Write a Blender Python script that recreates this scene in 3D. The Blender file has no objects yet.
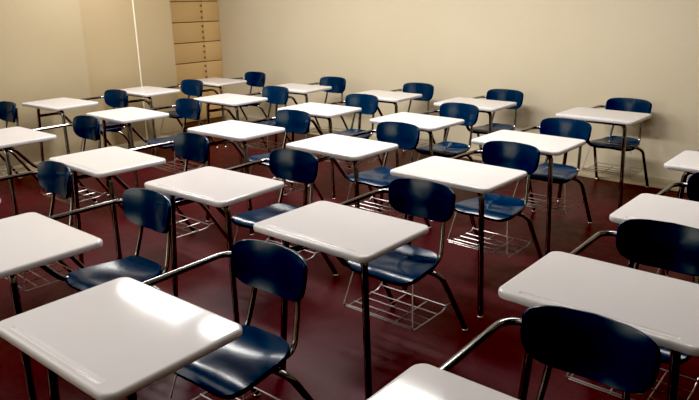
import bpy, bmesh, math, random
from mathutils import Vector, Matrix
random.seed(4)
SC = bpy.context.scene
COL = SC.collection
PI = math.pi

# ------------------------------------------------------------------ materials
def mat(name, base, rough=0.5, metal=0.0, noise=None, bump=None, coat=0.0, spec=0.5):
    """base: linear rgb; noise=(scale, rgb2, contrast) mixes a second colour; bump=(scale, strength)"""
    m = bpy.data.materials.new(name); m.use_nodes = True
    nt = m.node_tree; b = nt.nodes['Principled BSDF']
    b.inputs['Base Color'].default_value = (*base, 1)
    b.inputs['Roughness'].default_value = rough
    b.inputs['Metallic'].default_value = metal
    b.inputs['Specular IOR Level'].default_value = spec
    b.inputs['Coat Weight'].default_value = coat
    b.inputs['Coat Roughness'].default_value = 0.12
    tc = nt.nodes.new('ShaderNodeTexCoord')
    if noise:
        n = nt.nodes.new('ShaderNodeTexNoise'); n.inputs['Scale'].default_value = noise[0]
        n.inputs['Detail'].default_value = 5
        nt.links.new(tc.outputs['Object'], n.inputs['Vector'])
        r = nt.nodes.new('ShaderNodeValToRGB')
        r.color_ramp.elements[0].position = 0.5 - noise[2]; r.color_ramp.elements[1].position = 0.5 + noise[2]
        r.color_ramp.elements[0].color = (*base, 1); r.color_ramp.elements[1].color = (*noise[1], 1)
        nt.links.new(n.outputs['Fac'], r.inputs['Fac'])
        nt.links.new(r.outputs['Color'], b.inputs['Base Color'])
    if bump:
        n2 = nt.nodes.new('ShaderNodeTexNoise'); n2.inputs['Scale'].default_value = bump[0]
        n2.inputs['Detail'].default_value = 3
        nt.links.new(tc.outputs['Object'], n2.inputs['Vector'])
        bp = nt.nodes.new('ShaderNodeBump'); bp.inputs['Strength'].default_value = bump[1]
        bp.inputs['Distance'].default_value = 0.02
        nt.links.new(n2.outputs['Fac'], bp.inputs['Height'])
        nt.links.new(bp.outputs['Normal'], b.inputs['Normal'])
    return m

def srgb(r, g, b):
    f = lambda c: (c/255/12.92) if c/255 <= .04045 else ((c/255+.055)/1.055)**2.4
    return (f(r), f(g), f(b))

M = {}
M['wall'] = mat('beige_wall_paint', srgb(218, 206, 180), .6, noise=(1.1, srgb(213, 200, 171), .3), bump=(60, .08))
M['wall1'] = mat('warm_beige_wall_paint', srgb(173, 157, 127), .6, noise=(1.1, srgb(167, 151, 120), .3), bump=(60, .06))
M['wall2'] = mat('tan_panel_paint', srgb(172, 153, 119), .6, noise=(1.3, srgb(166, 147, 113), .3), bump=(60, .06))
M['cab'] = mat('tan_cabinet_laminate', srgb(226, 192, 138), .5, noise=(2.5, srgb(218, 184, 130), .3))
M['cabdark'] = mat('brown_cabinet_gap', srgb(110, 82, 50), .7)
M['latch'] = mat('dark_brown_latch', srgb(140, 110, 70), .5)
M['ceil'] = mat('white_ceiling', srgb(225, 220, 210), .8, noise=(30, srgb(215, 210, 200), .2))
M['base'] = mat('cream_baseboard', srgb(205, 190, 160), .5)
M['shoe'] = mat('light_shoe_moulding', srgb(215, 200, 168), .5)
M['white'] = mat('white_trim_paint', srgb(222, 212, 190), .5)
M['top'] = mat('white_plastic_tabletop', srgb(214, 211, 212), .085, noise=(3.0, srgb(210, 206, 206), .3), bump=(140, .003), spec=.28)
M['blue'] = mat('navy_plastic', srgb(2, 38, 68), .2, noise=(5, srgb(2, 34, 62), .3), bump=(180, .008), spec=.3)
M['chrome'] = mat('chrome_steel', (.36, .36, .36), .17, 1.0, noise=(9, (.26, .26, .26), .25))
M['black'] = mat('black_steel', srgb(28, 26, 28), .35, .3)
M['wire'] = mat('chromed_wire', (.5, .49, .48), .36, 1.0)
M['glide'] = mat('nickel_glide', (.7, .68, .66), .25, 1.0)

def floor_mat():
    m = mat('maroon_vinyl_floor', srgb(74, 18, 27), .42, noise=(1.6, srgb(64, 16, 24), .25), spec=.2)
    nt = m.node_tree; b = nt.nodes['Principled BSDF']
    ramp = [n for n in nt.nodes if n.type == 'VALTORGB'][0]
    tc = [n for n in nt.nodes if n.type == 'TEX_COORD'][0]
    br = nt.nodes.new('ShaderNodeTexBrick')           # faint tile joints
    br.offset = 0.0; br.inputs['Scale'].default_value = 1.0
    br.inputs['Brick Width'].default_value = .305; br.inputs['Row Height'].default_value = .305
    br.inputs['Mortar Size'].default_value = .0025
    br.inputs['Color1'].default_value = (1, 1, 1, 1); br.inputs['Color2'].default_value = (.86, .86, .86, 1)
    br.inputs['Mortar'].default_value = (.6, .6, .6, 1)
    nt.links.new(tc.outputs['Object'], br.inputs['Vector'])
    mx = nt.nodes.new('ShaderNodeMix'); mx.data_type = 'RGBA'; mx.blend_type = 'MULTIPLY'
    mx.inputs[0].default_value = 1
    nt.links.new(ramp.outputs['Color'], mx.inputs[6]); nt.links.new(br.outputs['Color'], mx.inputs[7])
    fine = nt.nodes.new('ShaderNodeTexNoise'); fine.inputs['Scale'].default_value = 45; fine.inputs['Detail'].default_value = 4
    nt.links.new(tc.outputs['Object'], fine.inputs['Vector'])
    r2 = nt.nodes.new('ShaderNodeValToRGB')
    r2.color_ramp.elements[0].position = .35; r2.color_ramp.elements[1].position = .7
    r2.color_ramp.elements[0].color = (.82, .82, .82, 1); r2.color_ramp.elements[1].color = (1.12, 1.12, 1.12, 1)
    nt.links.new(fine.outputs['Fac'], r2.inputs['Fac'])
    m2 = nt.nodes.new('ShaderNodeMix'); m2.data_type = 'RGBA'; m2.blend_type = 'MULTIPLY'; m2.inputs[0].default_value = 1
    nt.links.new(mx.outputs[2], m2.inputs[6]); nt.links.new(r2.outputs['Color'], m2.inputs[7])
    nt.links.new(m2.outputs[2], b.inputs['Base Color'])
    n3 = nt.nodes.new('ShaderNodeTexNoise'); n3.inputs['Scale'].default_value = 12
    nt.links.new(tc.outputs['Object'], n3.inputs['Vector'])
    mr = nt.nodes.new('ShaderNodeMapRange'); mr.inputs['To Min'].default_value = .32; mr.inputs['To Max'].default_value = .5
    nt.links.new(n3.outputs['Fac'], mr.inputs['Value']); nt.links.new(mr.outputs['Result'], b.inputs['Roughness'])
    return m
M['floor'] = floor_mat()

# ------------------------------------------------------------------ mesh helpers
def obj(name, bm, m, parent=None, smooth=True):
    me = bpy.data.meshes.new(name)
    bmesh.ops.recalc_face_normals(bm, faces=bm.faces)
    if smooth:
        for f in bm.faces: f.smooth = True
        for e in bm.edges:
            if len(e.link_faces) == 2 and e.calc_face_angle(0) > 0.75: e.smooth = False
    bm.to_mesh(me); bm.free()
    me.materials.append(m)
    o = bpy.data.objects.new(name, me); COL.objects.link(o)
    if parent: o.parent = parent
    return o

def add_box(bm, x0, x1, y0, y1, z0, z1):
    vs = [bm.verts.new((x, y, z)) for x in (x0, x1) for y in (y0, y1) for z in (z0, z1)]
    for q in ((0, 1, 3, 2), (4, 6, 7, 5), (0, 4, 5, 1), (2, 3, 7, 6), (0, 2, 6, 4), (1, 5, 7, 3)):
        bm.faces.new([vs[i] for i in q])

def box(name, x0, x1, y0, y1, z0, z1, m, parent=None, bevel=0.0):
    bm = bmesh.new(); add_box(bm, x0, x1, y0, y1, z0, z1)
    if bevel: bmesh.ops.bevel(bm, geom=bm.edges[:], offset=bevel, segments=2, affect='EDGES', profile=.5)
    return obj(name, bm, m, parent, smooth=bool(bevel))

def fillet(pts, r, n=7):
    """polyline with its inner corners rounded (radius scalar or one per inner point)"""
    P = [Vector(p) for p in pts]; out = [P[0]]
    for i in range(1, len(P)-1):
        rr = r[i-1] if isinstance(r, (list, tuple)) else r
        a = (P[i-1]-P[i]); b = (P[i+1]-P[i])
        d = min(rr, a.length*.48, b.length*.48)
        p0 = P[i]+a.normalized()*d; p1 = P[i]+b.normalized()*d
        for k in range(n+1):
            t = k/n
            out.append(p0*(1-t)**2 + P[i]*2*t*(1-t) + p1*t*t)
    out.append(P[-1]); return out

def add_tube(bm, path, rad, seg=10, cap=True):
    path = [Vector(p) for p in path]
    n = len(path); rings = []
    t0 = (path[1]-path[0]).normalized()
    up = Vector((0, 0, 1)) if abs(t0.z) < .9 else Vector((1, 0, 0))
    nrm = (up - t0*up.dot(t0)).normalized()
    for i, p in enumerate(path):
        if i == 0: t = t0
        elif i == n-1: t = (path[-1]-path[-2]).normalized()
        else: t = ((path[i+1]-p).normalized()+(p-path[i-1]).normalized()).normalized()
        nrm = (nrm - t*nrm.dot(t)).normalized(); bn = t.cross(nrm)
        rr = rad[i] if isinstance(rad, list) else rad
        rings.append([bm.verts.new(p + (nrm*math.cos(2*PI*k/seg)+bn*math.sin(2*PI*k/seg))*rr) for k in range(seg)])
    for a, b in zip(rings, rings[1:]):
        for k in range(seg): bm.faces.new((a[k], a[(k+1) % seg], b[(k+1) % seg], b[k]))
    if cap:
        bm.faces.new(rings[0][::-1]); bm.faces.new(rings[-1])

def tube(name, path, rad, m, parent, seg=10):
    bm = bmesh.new(); add_tube(bm, path, rad, seg); return obj(name, bm, m, parent)

def lathe(bm, c, prof, seg=14):
    rings = [[bm.verts.new((c[0]+r*math.cos(2*PI*k/seg), c[1]+r*math.sin(2*PI*k/seg), c[2]+z)) for k in range(seg)] for r, z in prof]
    for a, b in zip(rings, rings[1:]):
        for k in range(seg): bm.faces.new((a[k], a[(k+1) % seg], b[(k+1) % seg], b[k]))
    bm.faces.new(rings[0]); bm.faces.new(rings[-1])

def struct(o): o['kind'] = 'structure'; return o

# ------------------------------------------------------------------ the room
WY, LX = 6.09, -6.75          # wall behind the chairs, side wall
H = 2.95
bm = bmesh.new(); add_box(bm, -8.2, 3.6, -4.2, WY+.2, -.1, 0); struct(obj('floor', bm, M['floor'], smooth=False))
struct(box('ceiling', -8.2, 3.6, -4.2, WY+.2, H, H+.1, M['ceil']))
struct(box('wall_right', -8.2, 3.6, WY, WY+.2, 0, H, M['wall']))
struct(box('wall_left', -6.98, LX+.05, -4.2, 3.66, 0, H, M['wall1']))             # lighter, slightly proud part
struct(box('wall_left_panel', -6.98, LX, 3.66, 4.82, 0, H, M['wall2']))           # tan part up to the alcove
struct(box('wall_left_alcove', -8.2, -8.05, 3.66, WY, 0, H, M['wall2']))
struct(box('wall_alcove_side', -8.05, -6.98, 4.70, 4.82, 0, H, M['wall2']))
struct(box('wall_front', -8.2, 3.6, -4.2, -4.0, 0, H, M['wall']))
struct(box('wall_near', 3.4, 3.6, -4.0, WY, 0, H, M['wall']))
def baseboard(name, x0, x1, y0, y1, sx, sy):
    o = struct(box(name, x0, x1, y0, y1, 0, .095, M['base'], bevel=.004))
    s = box('shoe_moulding', x0 + (sx if sx > 0 else 0)*0, x1, y0, y1, 0, .022, M['shoe'], o)
    s.location = (sx*.014, sy*.014, 0)
    return o
baseboard('baseboard_right', -7.41, 3.4, WY-.014, WY, 0, -1)
baseboard('baseboard_left', LX+.05, LX+.064, -4.0, 3.66, 1, 0)
baseboard('baseboard_left_panel', LX, LX+.014, 3.675, 4.82, 1, 0)
# thin white conduit running up the tan panel
bm = bmesh.new(); add_tube(bm, [(LX+.011, 4.32, .1), (LX+.011, 4.32, H)], .010, 10)
struct(obj('trim_1', bm, M['white']))

# built-in drawer cabinet in the alcove
cab = bpy.data.objects.new('drawer_cabinet', None); COL.objects.link(cab); cab.location = (-7.72, 5.475, 0)
cab['label'] = 'tall tan built-in drawer cabinet in the alcove at the far corner'
cab['category'] = 'cabinet'
CX = .30                                                                        # front plane, local x (world -7.40)
box('cabinet_frame', -.29, CX-.02, -.62, .612, 0, 2.75, M['cabdark'], cab)
rows = 10; dz = .266; z0 = .062
for r in range(rows):
    a, b = z0+r*dz+.005, z0+(r+1)*dz-.005
    for (ya, yb) in ((-.615, .332), (.336, .612)):
        d = box('drawer', CX-.03, CX, ya, yb, a, b, M['cab'], cab, bevel=.004)
        if ya < 0:
            for q in (.2, .5, .8):
                zz = a+(b-a)*q
                box('latch', CX, CX+.008, .298, .328, zz-.014, zz+.014, M['latch'], d, bevel=.003)

# ------------------------------------------------------------------ the school desk
def rrect(w, d, r, n=7, cx=0, cy=0):
    pts = []
    for (sx, sy, a0) in ((1, 1, 0), (-1, 1, PI/2), (-1, -1, PI), (1, -1, 1.5*PI)):
        for k in range(n+1):
            a = a0 + k/n*PI/2
            pts.append((cx+sx*(w-r)+r*math.cos(a), cy+sy*(d-r)+r*math.sin(a)))
    return pts

TW, TD = .311, .2285           # half width / depth of the top
def tabletop_bm():
    bm = bmesh.new()
    def loop(w, d, r, z, n=7, cx=0, cy=0): return [bm.verts.new((x, y, z)) for x, y in rrect(w, d, r, n, cx, cy)]
    def bridge(a, b):
        n = len(a)
        for k in range(n): bm.faces.new((a[k], a[(k+1) % n], b[(k+1) % n], b[k]))
    prof = [(.030, .722), (.008, .7225), (.002, .725), (0, .730), (0, .741), (.0018, .7463), (.005, .7492), (.011, .750), (.0125, .750), (.02, .750)]
    R = .040; L = []
    for ins, z in prof: L.append(loop(TW-ins, TD-ins, max(R-ins, .012), z))
    for a, b in zip(L, L[1:]): bridge(a, b)
    bm.faces.new(L[0][::-1])
    # shallow pencil groove along the front edge
    gx, gy, gw = 0, -TD+.034, .240
    G = [loop(gw-i, .011-i, .0109-i, z, 7, gx, gy) for i, z in ((-.004, .750), (-.0005, .750), (0, .7498), (.0025, .7488), (.006, .7470), (.0095, .7464))]
    for a, b in zip(G, G[1:]): bridge(a, b)
    bm.faces.new(G[-1])
    edges = []
    for lp in (L[-1], G[0]):
        n = len(lp)
        for k in range(n):
            e = bm.edges.get((lp[k], lp[(k+1) % n]))
            edges.append(e)
    bmesh.ops.triangle_fill(bm, use_beauty=True, edges=edges)
    return bm

XC = -.015                      # chair centre line, slightly to the student's right
def shell(outline, zfun, thick, lip, m, name, parent, nr=9):
    """moulded plastic shell: outline(theta)->(a,b); zfun(a,b)->Vector point; thickness along -normal"""
    N = 48; bm = bmesh.new()
    O = [outline(2*PI*k/N) for k in range(N)]
    ca = sum(p[0] for p in O)/N; cb = sum(p[1] for p in O)/N
    def P(a, b, off):
        e = .004
        p = zfun(a, b); du = zfun(a+e, b)-p; dv = zfun(a, b+e)-p
        nn = du.cross(dv).normalized()
        return p - nn*off
    def ring(f, off): return [bm.verts.new(P(ca+(x-ca)*f, cb+(y-cb)*f, off)) for x, y in O]
    fr = [.12, .26, .4, .54, .67, .79, .88, .945, .98]
    rings = [ring(f, 0) for f in fr]
    rings.append(ring(.995, lip*.25)); rings.append(ring(1.0, lip*.6)); rings.append(ring(1.0, lip)); rings.append(ring(.985, lip+.003)); rings.append(ring(.965, lip))
    rings.append(ring(.94, thick+.001))
    for f in (.88, .7, .45, .15): rings.append(ring(f, thick))
    for a, b in zip(rings, rings[1:]):
        for k in range(N): bm.faces.new((a[k], a[(k+1) % N], b[(k+1) % N], b[k]))
    c0 = bm.verts.new(P(ca, cb, 0)); c1 = bm.verts.new(P(ca, cb, thick))
    for k in range(N):
        bm.faces.new((c0, rings[0][(k+1) % N], rings[0][k]))
        bm.faces.new((c1, rings[-1][k], rings[-1][(k+1) % N]))
    return obj(name, bm, m, parent)

def sup(t, n): 
    c, s = math.cos(t), math.sin(t)
    return math.copysign(abs(c)**(2/n), c), math.copysign(abs(s)**(2/n), s)
SY, SD = .427, .180             # seat centre / half depth
def seat_out(t):
    x, y = sup(t, 5.0)
    w = .180 - .032*y
    return XC + x*w, SY + y*SD
def seat_f(a, b):
    u = (a-XC)/.19; v = (b-SY)/SD
    z = .447
    z -= .024*max(0, (-v-.62)/.38)**2          # waterfall front
    z += .020*max(0, (v-.5)/.5)**2             # turned-up rear
    dish = math.exp(-((v-.25)/.55)**2)
    z -= .016*dish*(1-min(1, abs(u))**2)        # dished seat
    z += .006*math.exp(-((u)/.25)**2)*max(0, -v)  # slight centre ridge at the front
    return Vector((a, b, z))
BZ, BH, BWD = .700, .0893, .1884
def back_out(t):
    n = 5.4 if math.sin(t) > 0 else 3.7
    x, y = sup(t, n)
    w = BWD*(1 + .02*y - .13*max(0, -y)**1.7)
    return XC + x*w, BZ + y*BH + .006*(1-x*x)*(1 if y > 0 else 0)
def back_f(a, b):
    u = (a-XC)/BWD; v = (b-BZ)/BH
    y = .652 - .0454*u*u + .016*v + .012*max(0, v-.5)**2 + .010*max(0, -v-.3)**2*-1
    return Vector((a, y, b))

def empty(name, loc, rz=0):
    o = bpy.data.objects.new(name, None); COL.objects.link(o)
    o.location = loc; o.rotation_euler = (0, 0, rz); o.empty_display_size = .1; return o

def glide(c, leg):
    bm = bmesh.new(); lathe(bm, (c[0], c[1], 0), [(.0165, 0), (.0175, .004), (.015, .010), (.010, .013), (.009, .022)])
    return obj('glide', bm, M['glide'], leg)

def make_desk():
    t = empty('school_desk', (0, 0, 0))
    obj('tabletop', tabletop_bm(), M['top'], t)
    # front legs, bent in under the top, joined by a crossbar
    for s in (-1, 1):
        foot = (s*.254, -.132, .012)
        l = tube('leg', fillet([foot, (s*.214, -.108, .702), (s*.12, -.108, .702)], .075, 9), .0148, M['chrome'], t, 12)
        glide(foot, l)
    tube('crossbar', [(-.122, -.108, .702), (.122, -.108, .702)], .0148, M['chrome'], t, 12)
    # black brackets that carry the top
    bm = bmesh.new()
    add_box(bm, -.20, -.16, -.15, .12, .700, .7235); add_box(bm, .10, .14, -.15, .12, .700, .7235)
    add_box(bm, -.2, .14, .09, .12, .700, .7235)
    obj('top_bracket', bm, M['black'], t, smooth=False)
    # armrest rail from under the top to the back of the chair
    tube('arm_rail', fillet([(-.268, .02, .705), (-.278, .620, .703), (-.250, .664, .703), (-.110, .674, .703)], [.05, .03]), .0118, M['chrome'], t)
    # side bar from the right leg, dropping to the seat frame
    tube('side_bar', fillet([(-.221, -.110, .616), (-.185, -.05, .620), (-.180, .100, .620), (-.190, .262, .425), (-.15, .50, .416)], [.03, .05, .05]), .0135, M['chrome'], t)
    # seat, backrest
    shell(seat_out, seat_f, .007, .016, M['blue'], 'seat', t)
    shell(back_out, lambda a, b: back_f(a, b), .007, .013, M['blue'], 'backrest', t)
    # back uprights
    for s in (-1, 1):
        tube('upright', fillet([(XC+s*.112, .31, .418), (XC+s*.130, .612, .418), (XC+s*.112, .660, .60), (XC+s*.105, .672, .745)], [.05, .06]), .0105, M['chrome'], t)
    # rear legs
    for s in (-1, 1):
        foot = (-.045+s*.230, .760, .012)
        l = tube('rear_leg', fillet([(XC+s*.03, .470, .403), (-.03+s*.208, .512, .400), foot], .07, 9), .0132, M['chrome'], t, 12)
        glide(foot, l)
    # seat bracket
    bm = bmesh.new()
    add_box(bm, XC-.175, XC+.135, .335, .365, .405, .426); add_box(bm, XC-.135, XC+.135, .53, .56, .398, .42)
    add_box(bm, XC-.05, XC+.05, .34, .55, .398, .412)
    obj('seat_bracket', bm, M['black'], t, smooth=False)
    # wire book basket
    bm = bmesh.new(); r = .0034; xa, xb = -.235, .170
    ys = [.300, .368, .436, .504, .585]
    for i, y in enumerate(ys):
        z = .190 + (.012 if i == 4 else 0)
        add_tube(bm, [(xa-.0, y, z), (xb, y, z)], r, 6)
    add_tube(bm, [(xa-.004, .288, .207), (xb+.002, .288, .207)], r, 6)
    for x in (xa, xb):
        add_tube(bm, fillet([(x, .288, .207), (x, .300, .184), (x, .560, .184), (x, .600, .205)], .015, 3), r, 6)
    for x in (XC-.06, XC+.07): add_tube(bm, [(x, .300, .184), (x, .590, .190)], r, 6)
    add_tube(bm, [(xa, .288, .207), (xa+.03, .345, .41)], r, 6)
    add_tube(bm, [(xb, .300, .187), (xb-.035, .345, .41)], r, 6)
    for s, x in ((-1, xa), (1, xb)):
        add_tube(bm, [(x, .595, .203), ((-.038)+s*.218, .635, .203)], r, 6)
    obj('book_basket', bm, M['wire'], t)
    return t

def copy_tree(o):
    c = o.copy(); COL.objects.link(c)
    for ch in list(o.children):
        d = copy_tree(ch); d.parent = c
    return c

#  x, y, turn (deg), label
DESKS = [
 (-1.636, 0.883, 0.8, 'large white-topped school desk at the lower left, window-bright glare on its top'),
 (-2.632, 1.025, -0.2, 'white-topped school desk with blue chair at left edge, behind the lower-left desk'),
 (-3.578, 1.040, -2.2, 'school desk showing only its blue chair and rail at far left edge, middle height'),
 (-0.526, 1.045, 0.1, 'school desk at bottom edge, right of centre, only the top corner and blue chair showing'),
 (-1.692, 1.955, -0.2, 'white-topped school desk with blue chair and wire basket in the middle of the photo'),
 (-0.573, 2.003, -0.5, 'large white-topped school desk at the right edge, behind the dark lower-right chair back'),
 (-2.657, 2.069, 1.8, 'white-topped school desk left of the middle desk, fourth row from the beige wall'),
 (-3.619, 2.025, -1.6, 'white-topped school desk at left, third from left in the fourth row from the wall'),
 (-4.889, 1.983, 0.4, 'white-topped school desk cut by the upper left edge, its chair back below the wall desk'),
 (-6.276, 1.964, 0.1, 'school desk showing only its small dark chair back at the upper left edge'),
 (-0.545, 2.968, -1.2, 'white-topped school desk at right edge, second up among three desks cut there'),
 (-1.764, 3.030, -1.6, 'white-topped school desk right of centre, directly behind and right of the middle desk'),
 (-2.726, 3.181, -1.5, 'white-topped school desk at centre, third from right in the third row from wall'),
 (-3.727, 3.143, 0.7, 'white-topped school desk left of centre, third from left in third row from wall'),
 (-5.026, 3.053, -2.2, 'white-topped school desk at upper left, second from left in third row from wall'),
 (-6.145, 3.031, 3.3, 'white-topped school desk at far upper left, standing against the plain beige left wall'),
 (-0.617, 4.057, -0.8, 'school desk at right edge nearest the wall, only a corner of its white top showing'),
 (-1.813, 4.010, -1.3, 'white-topped school desk right of centre, directly in front of rightmost wall-row desk'),
 (-2.841, 4.221, -2.2, 'white-topped school desk in second row from wall, third from right edge'),
 (-3.844, 4.195, 1.1, 'white-topped school desk in second row from wall, third from left, above the centre'),
 (-4.983, 4.158, 0.4, 'white-topped school desk in second row from wall, in front of the drawer-alcove desk'),
 (-6.227, 4.043, 1.5, 'white-topped school desk below the thin white conduit on the left wall'),
 (-1.767, 5.283, -1.3, 'white-topped school desk standing alone at right, rightmost of the row against the wall'),
 (-2.895, 5.233, 0.8, 'white-topped school desk in the row against the wall, second from right'),
 (-3.883, 5.200, 0.8, 'white-topped school desk in the row against the wall, third from right'),
 (-5.020, 5.143, 2.5, 'white-topped school desk in the row against the wall, second from left'),
 (-6.262, 5.030, -0.6, 'white-topped school desk in the far corner, in front of the tan drawer cabinet'),
]
proto = make_desk()
for i, (x, y, a, lab) in enumerate(DESKS):
    o = proto if i == 0 else copy_tree(proto)
    o.location = (x, y, 0); o.rotation_euler = (0, 0, math.radians(a))
    o['label'] = lab; o['category'] = 'desk'; o['group'] = 'school desks with attached chairs'

# ------------------------------------------------------------------ light
def area(name, loc, size, energy, col, rot=(0, 0, 0)):
    l = bpy.data.lights.new(name, 'AREA'); l.shape = 'RECTANGLE'; l.size, l.size_y = size
    l.energy = energy; l.color = col
    o = bpy.data.objects.new(name, l); COL.objects.link(o); o.location = loc; o.rotation_euler = rot; return o
EN = 1.0
for y, e in ((3.67, 1.25), (.6, .36), (-2.4, .15)):
    for x, k in ((-5.78, .98), (-4.33, 1.08), (-2.85, 1.1), (-1.2, .55)):
        area('ceiling_light', (x, y, H-.03), (1.08, .42) if y > 3 else (1.35, 1.5), 42*EN*e*k, (1.0, .975, .94))
# daylight from the window side behind the left part of the room
area('window_light', (-5.4, -3.8, 1.75), (3.6, 1.7), 120*EN, (.84, .92, 1.0), (math.radians(90), 0, math.radians(180)))
w = bpy.data.worlds.new('World'); SC.world = w; w.use_nodes = True
w.node_tree.nodes['Background'].inputs[0].default_value = (.9, .92, 1, 1)
w.node_tree.nodes['Background'].inputs[1].default_value = .05

# ------------------------------------------------------------------ camera
F, PITCH, ROLL, CH, YAW = 652.833, .29820, -.01520, 1.6541, .6976
cam = bpy.data.cameras.new('camera'); co = bpy.data.objects.new('camera', cam); COL.objects.link(co)
cam.sensor_fit = 'HORIZONTAL'; cam.sensor_width = 36; cam.lens = 36*F/699; cam.clip_start = .02
c, s = math.cos(ROLL), math.sin(ROLL)
f = Vector((0, math.cos(PITCH), -math.sin(PITCH))); u = Vector((0, math.sin(PITCH), math.cos(PITCH))); x = Vector((1, 0, 0))
R = Matrix((c*x+s*u, -s*x+c*u, -f)).transposed()
co.matrix_world = Matrix.Translation((0, 0, CH)) @ (Matrix.Rotation(YAW, 3, 'Z') @ R).to_4x4()
SC.camera = co
SC.view_settings.view_transform = 'Standard'
SC.view_settings.look = 'None'
SC.view_settings.exposure = .06
SC.view_settings.use_curve_mapping = True            # deep blacks, like the photograph's contrasty development
SC.view_settings.curve_mapping.black_level = (.0145, .0135, .0125)
SC.view_settings.curve_mapping.update()
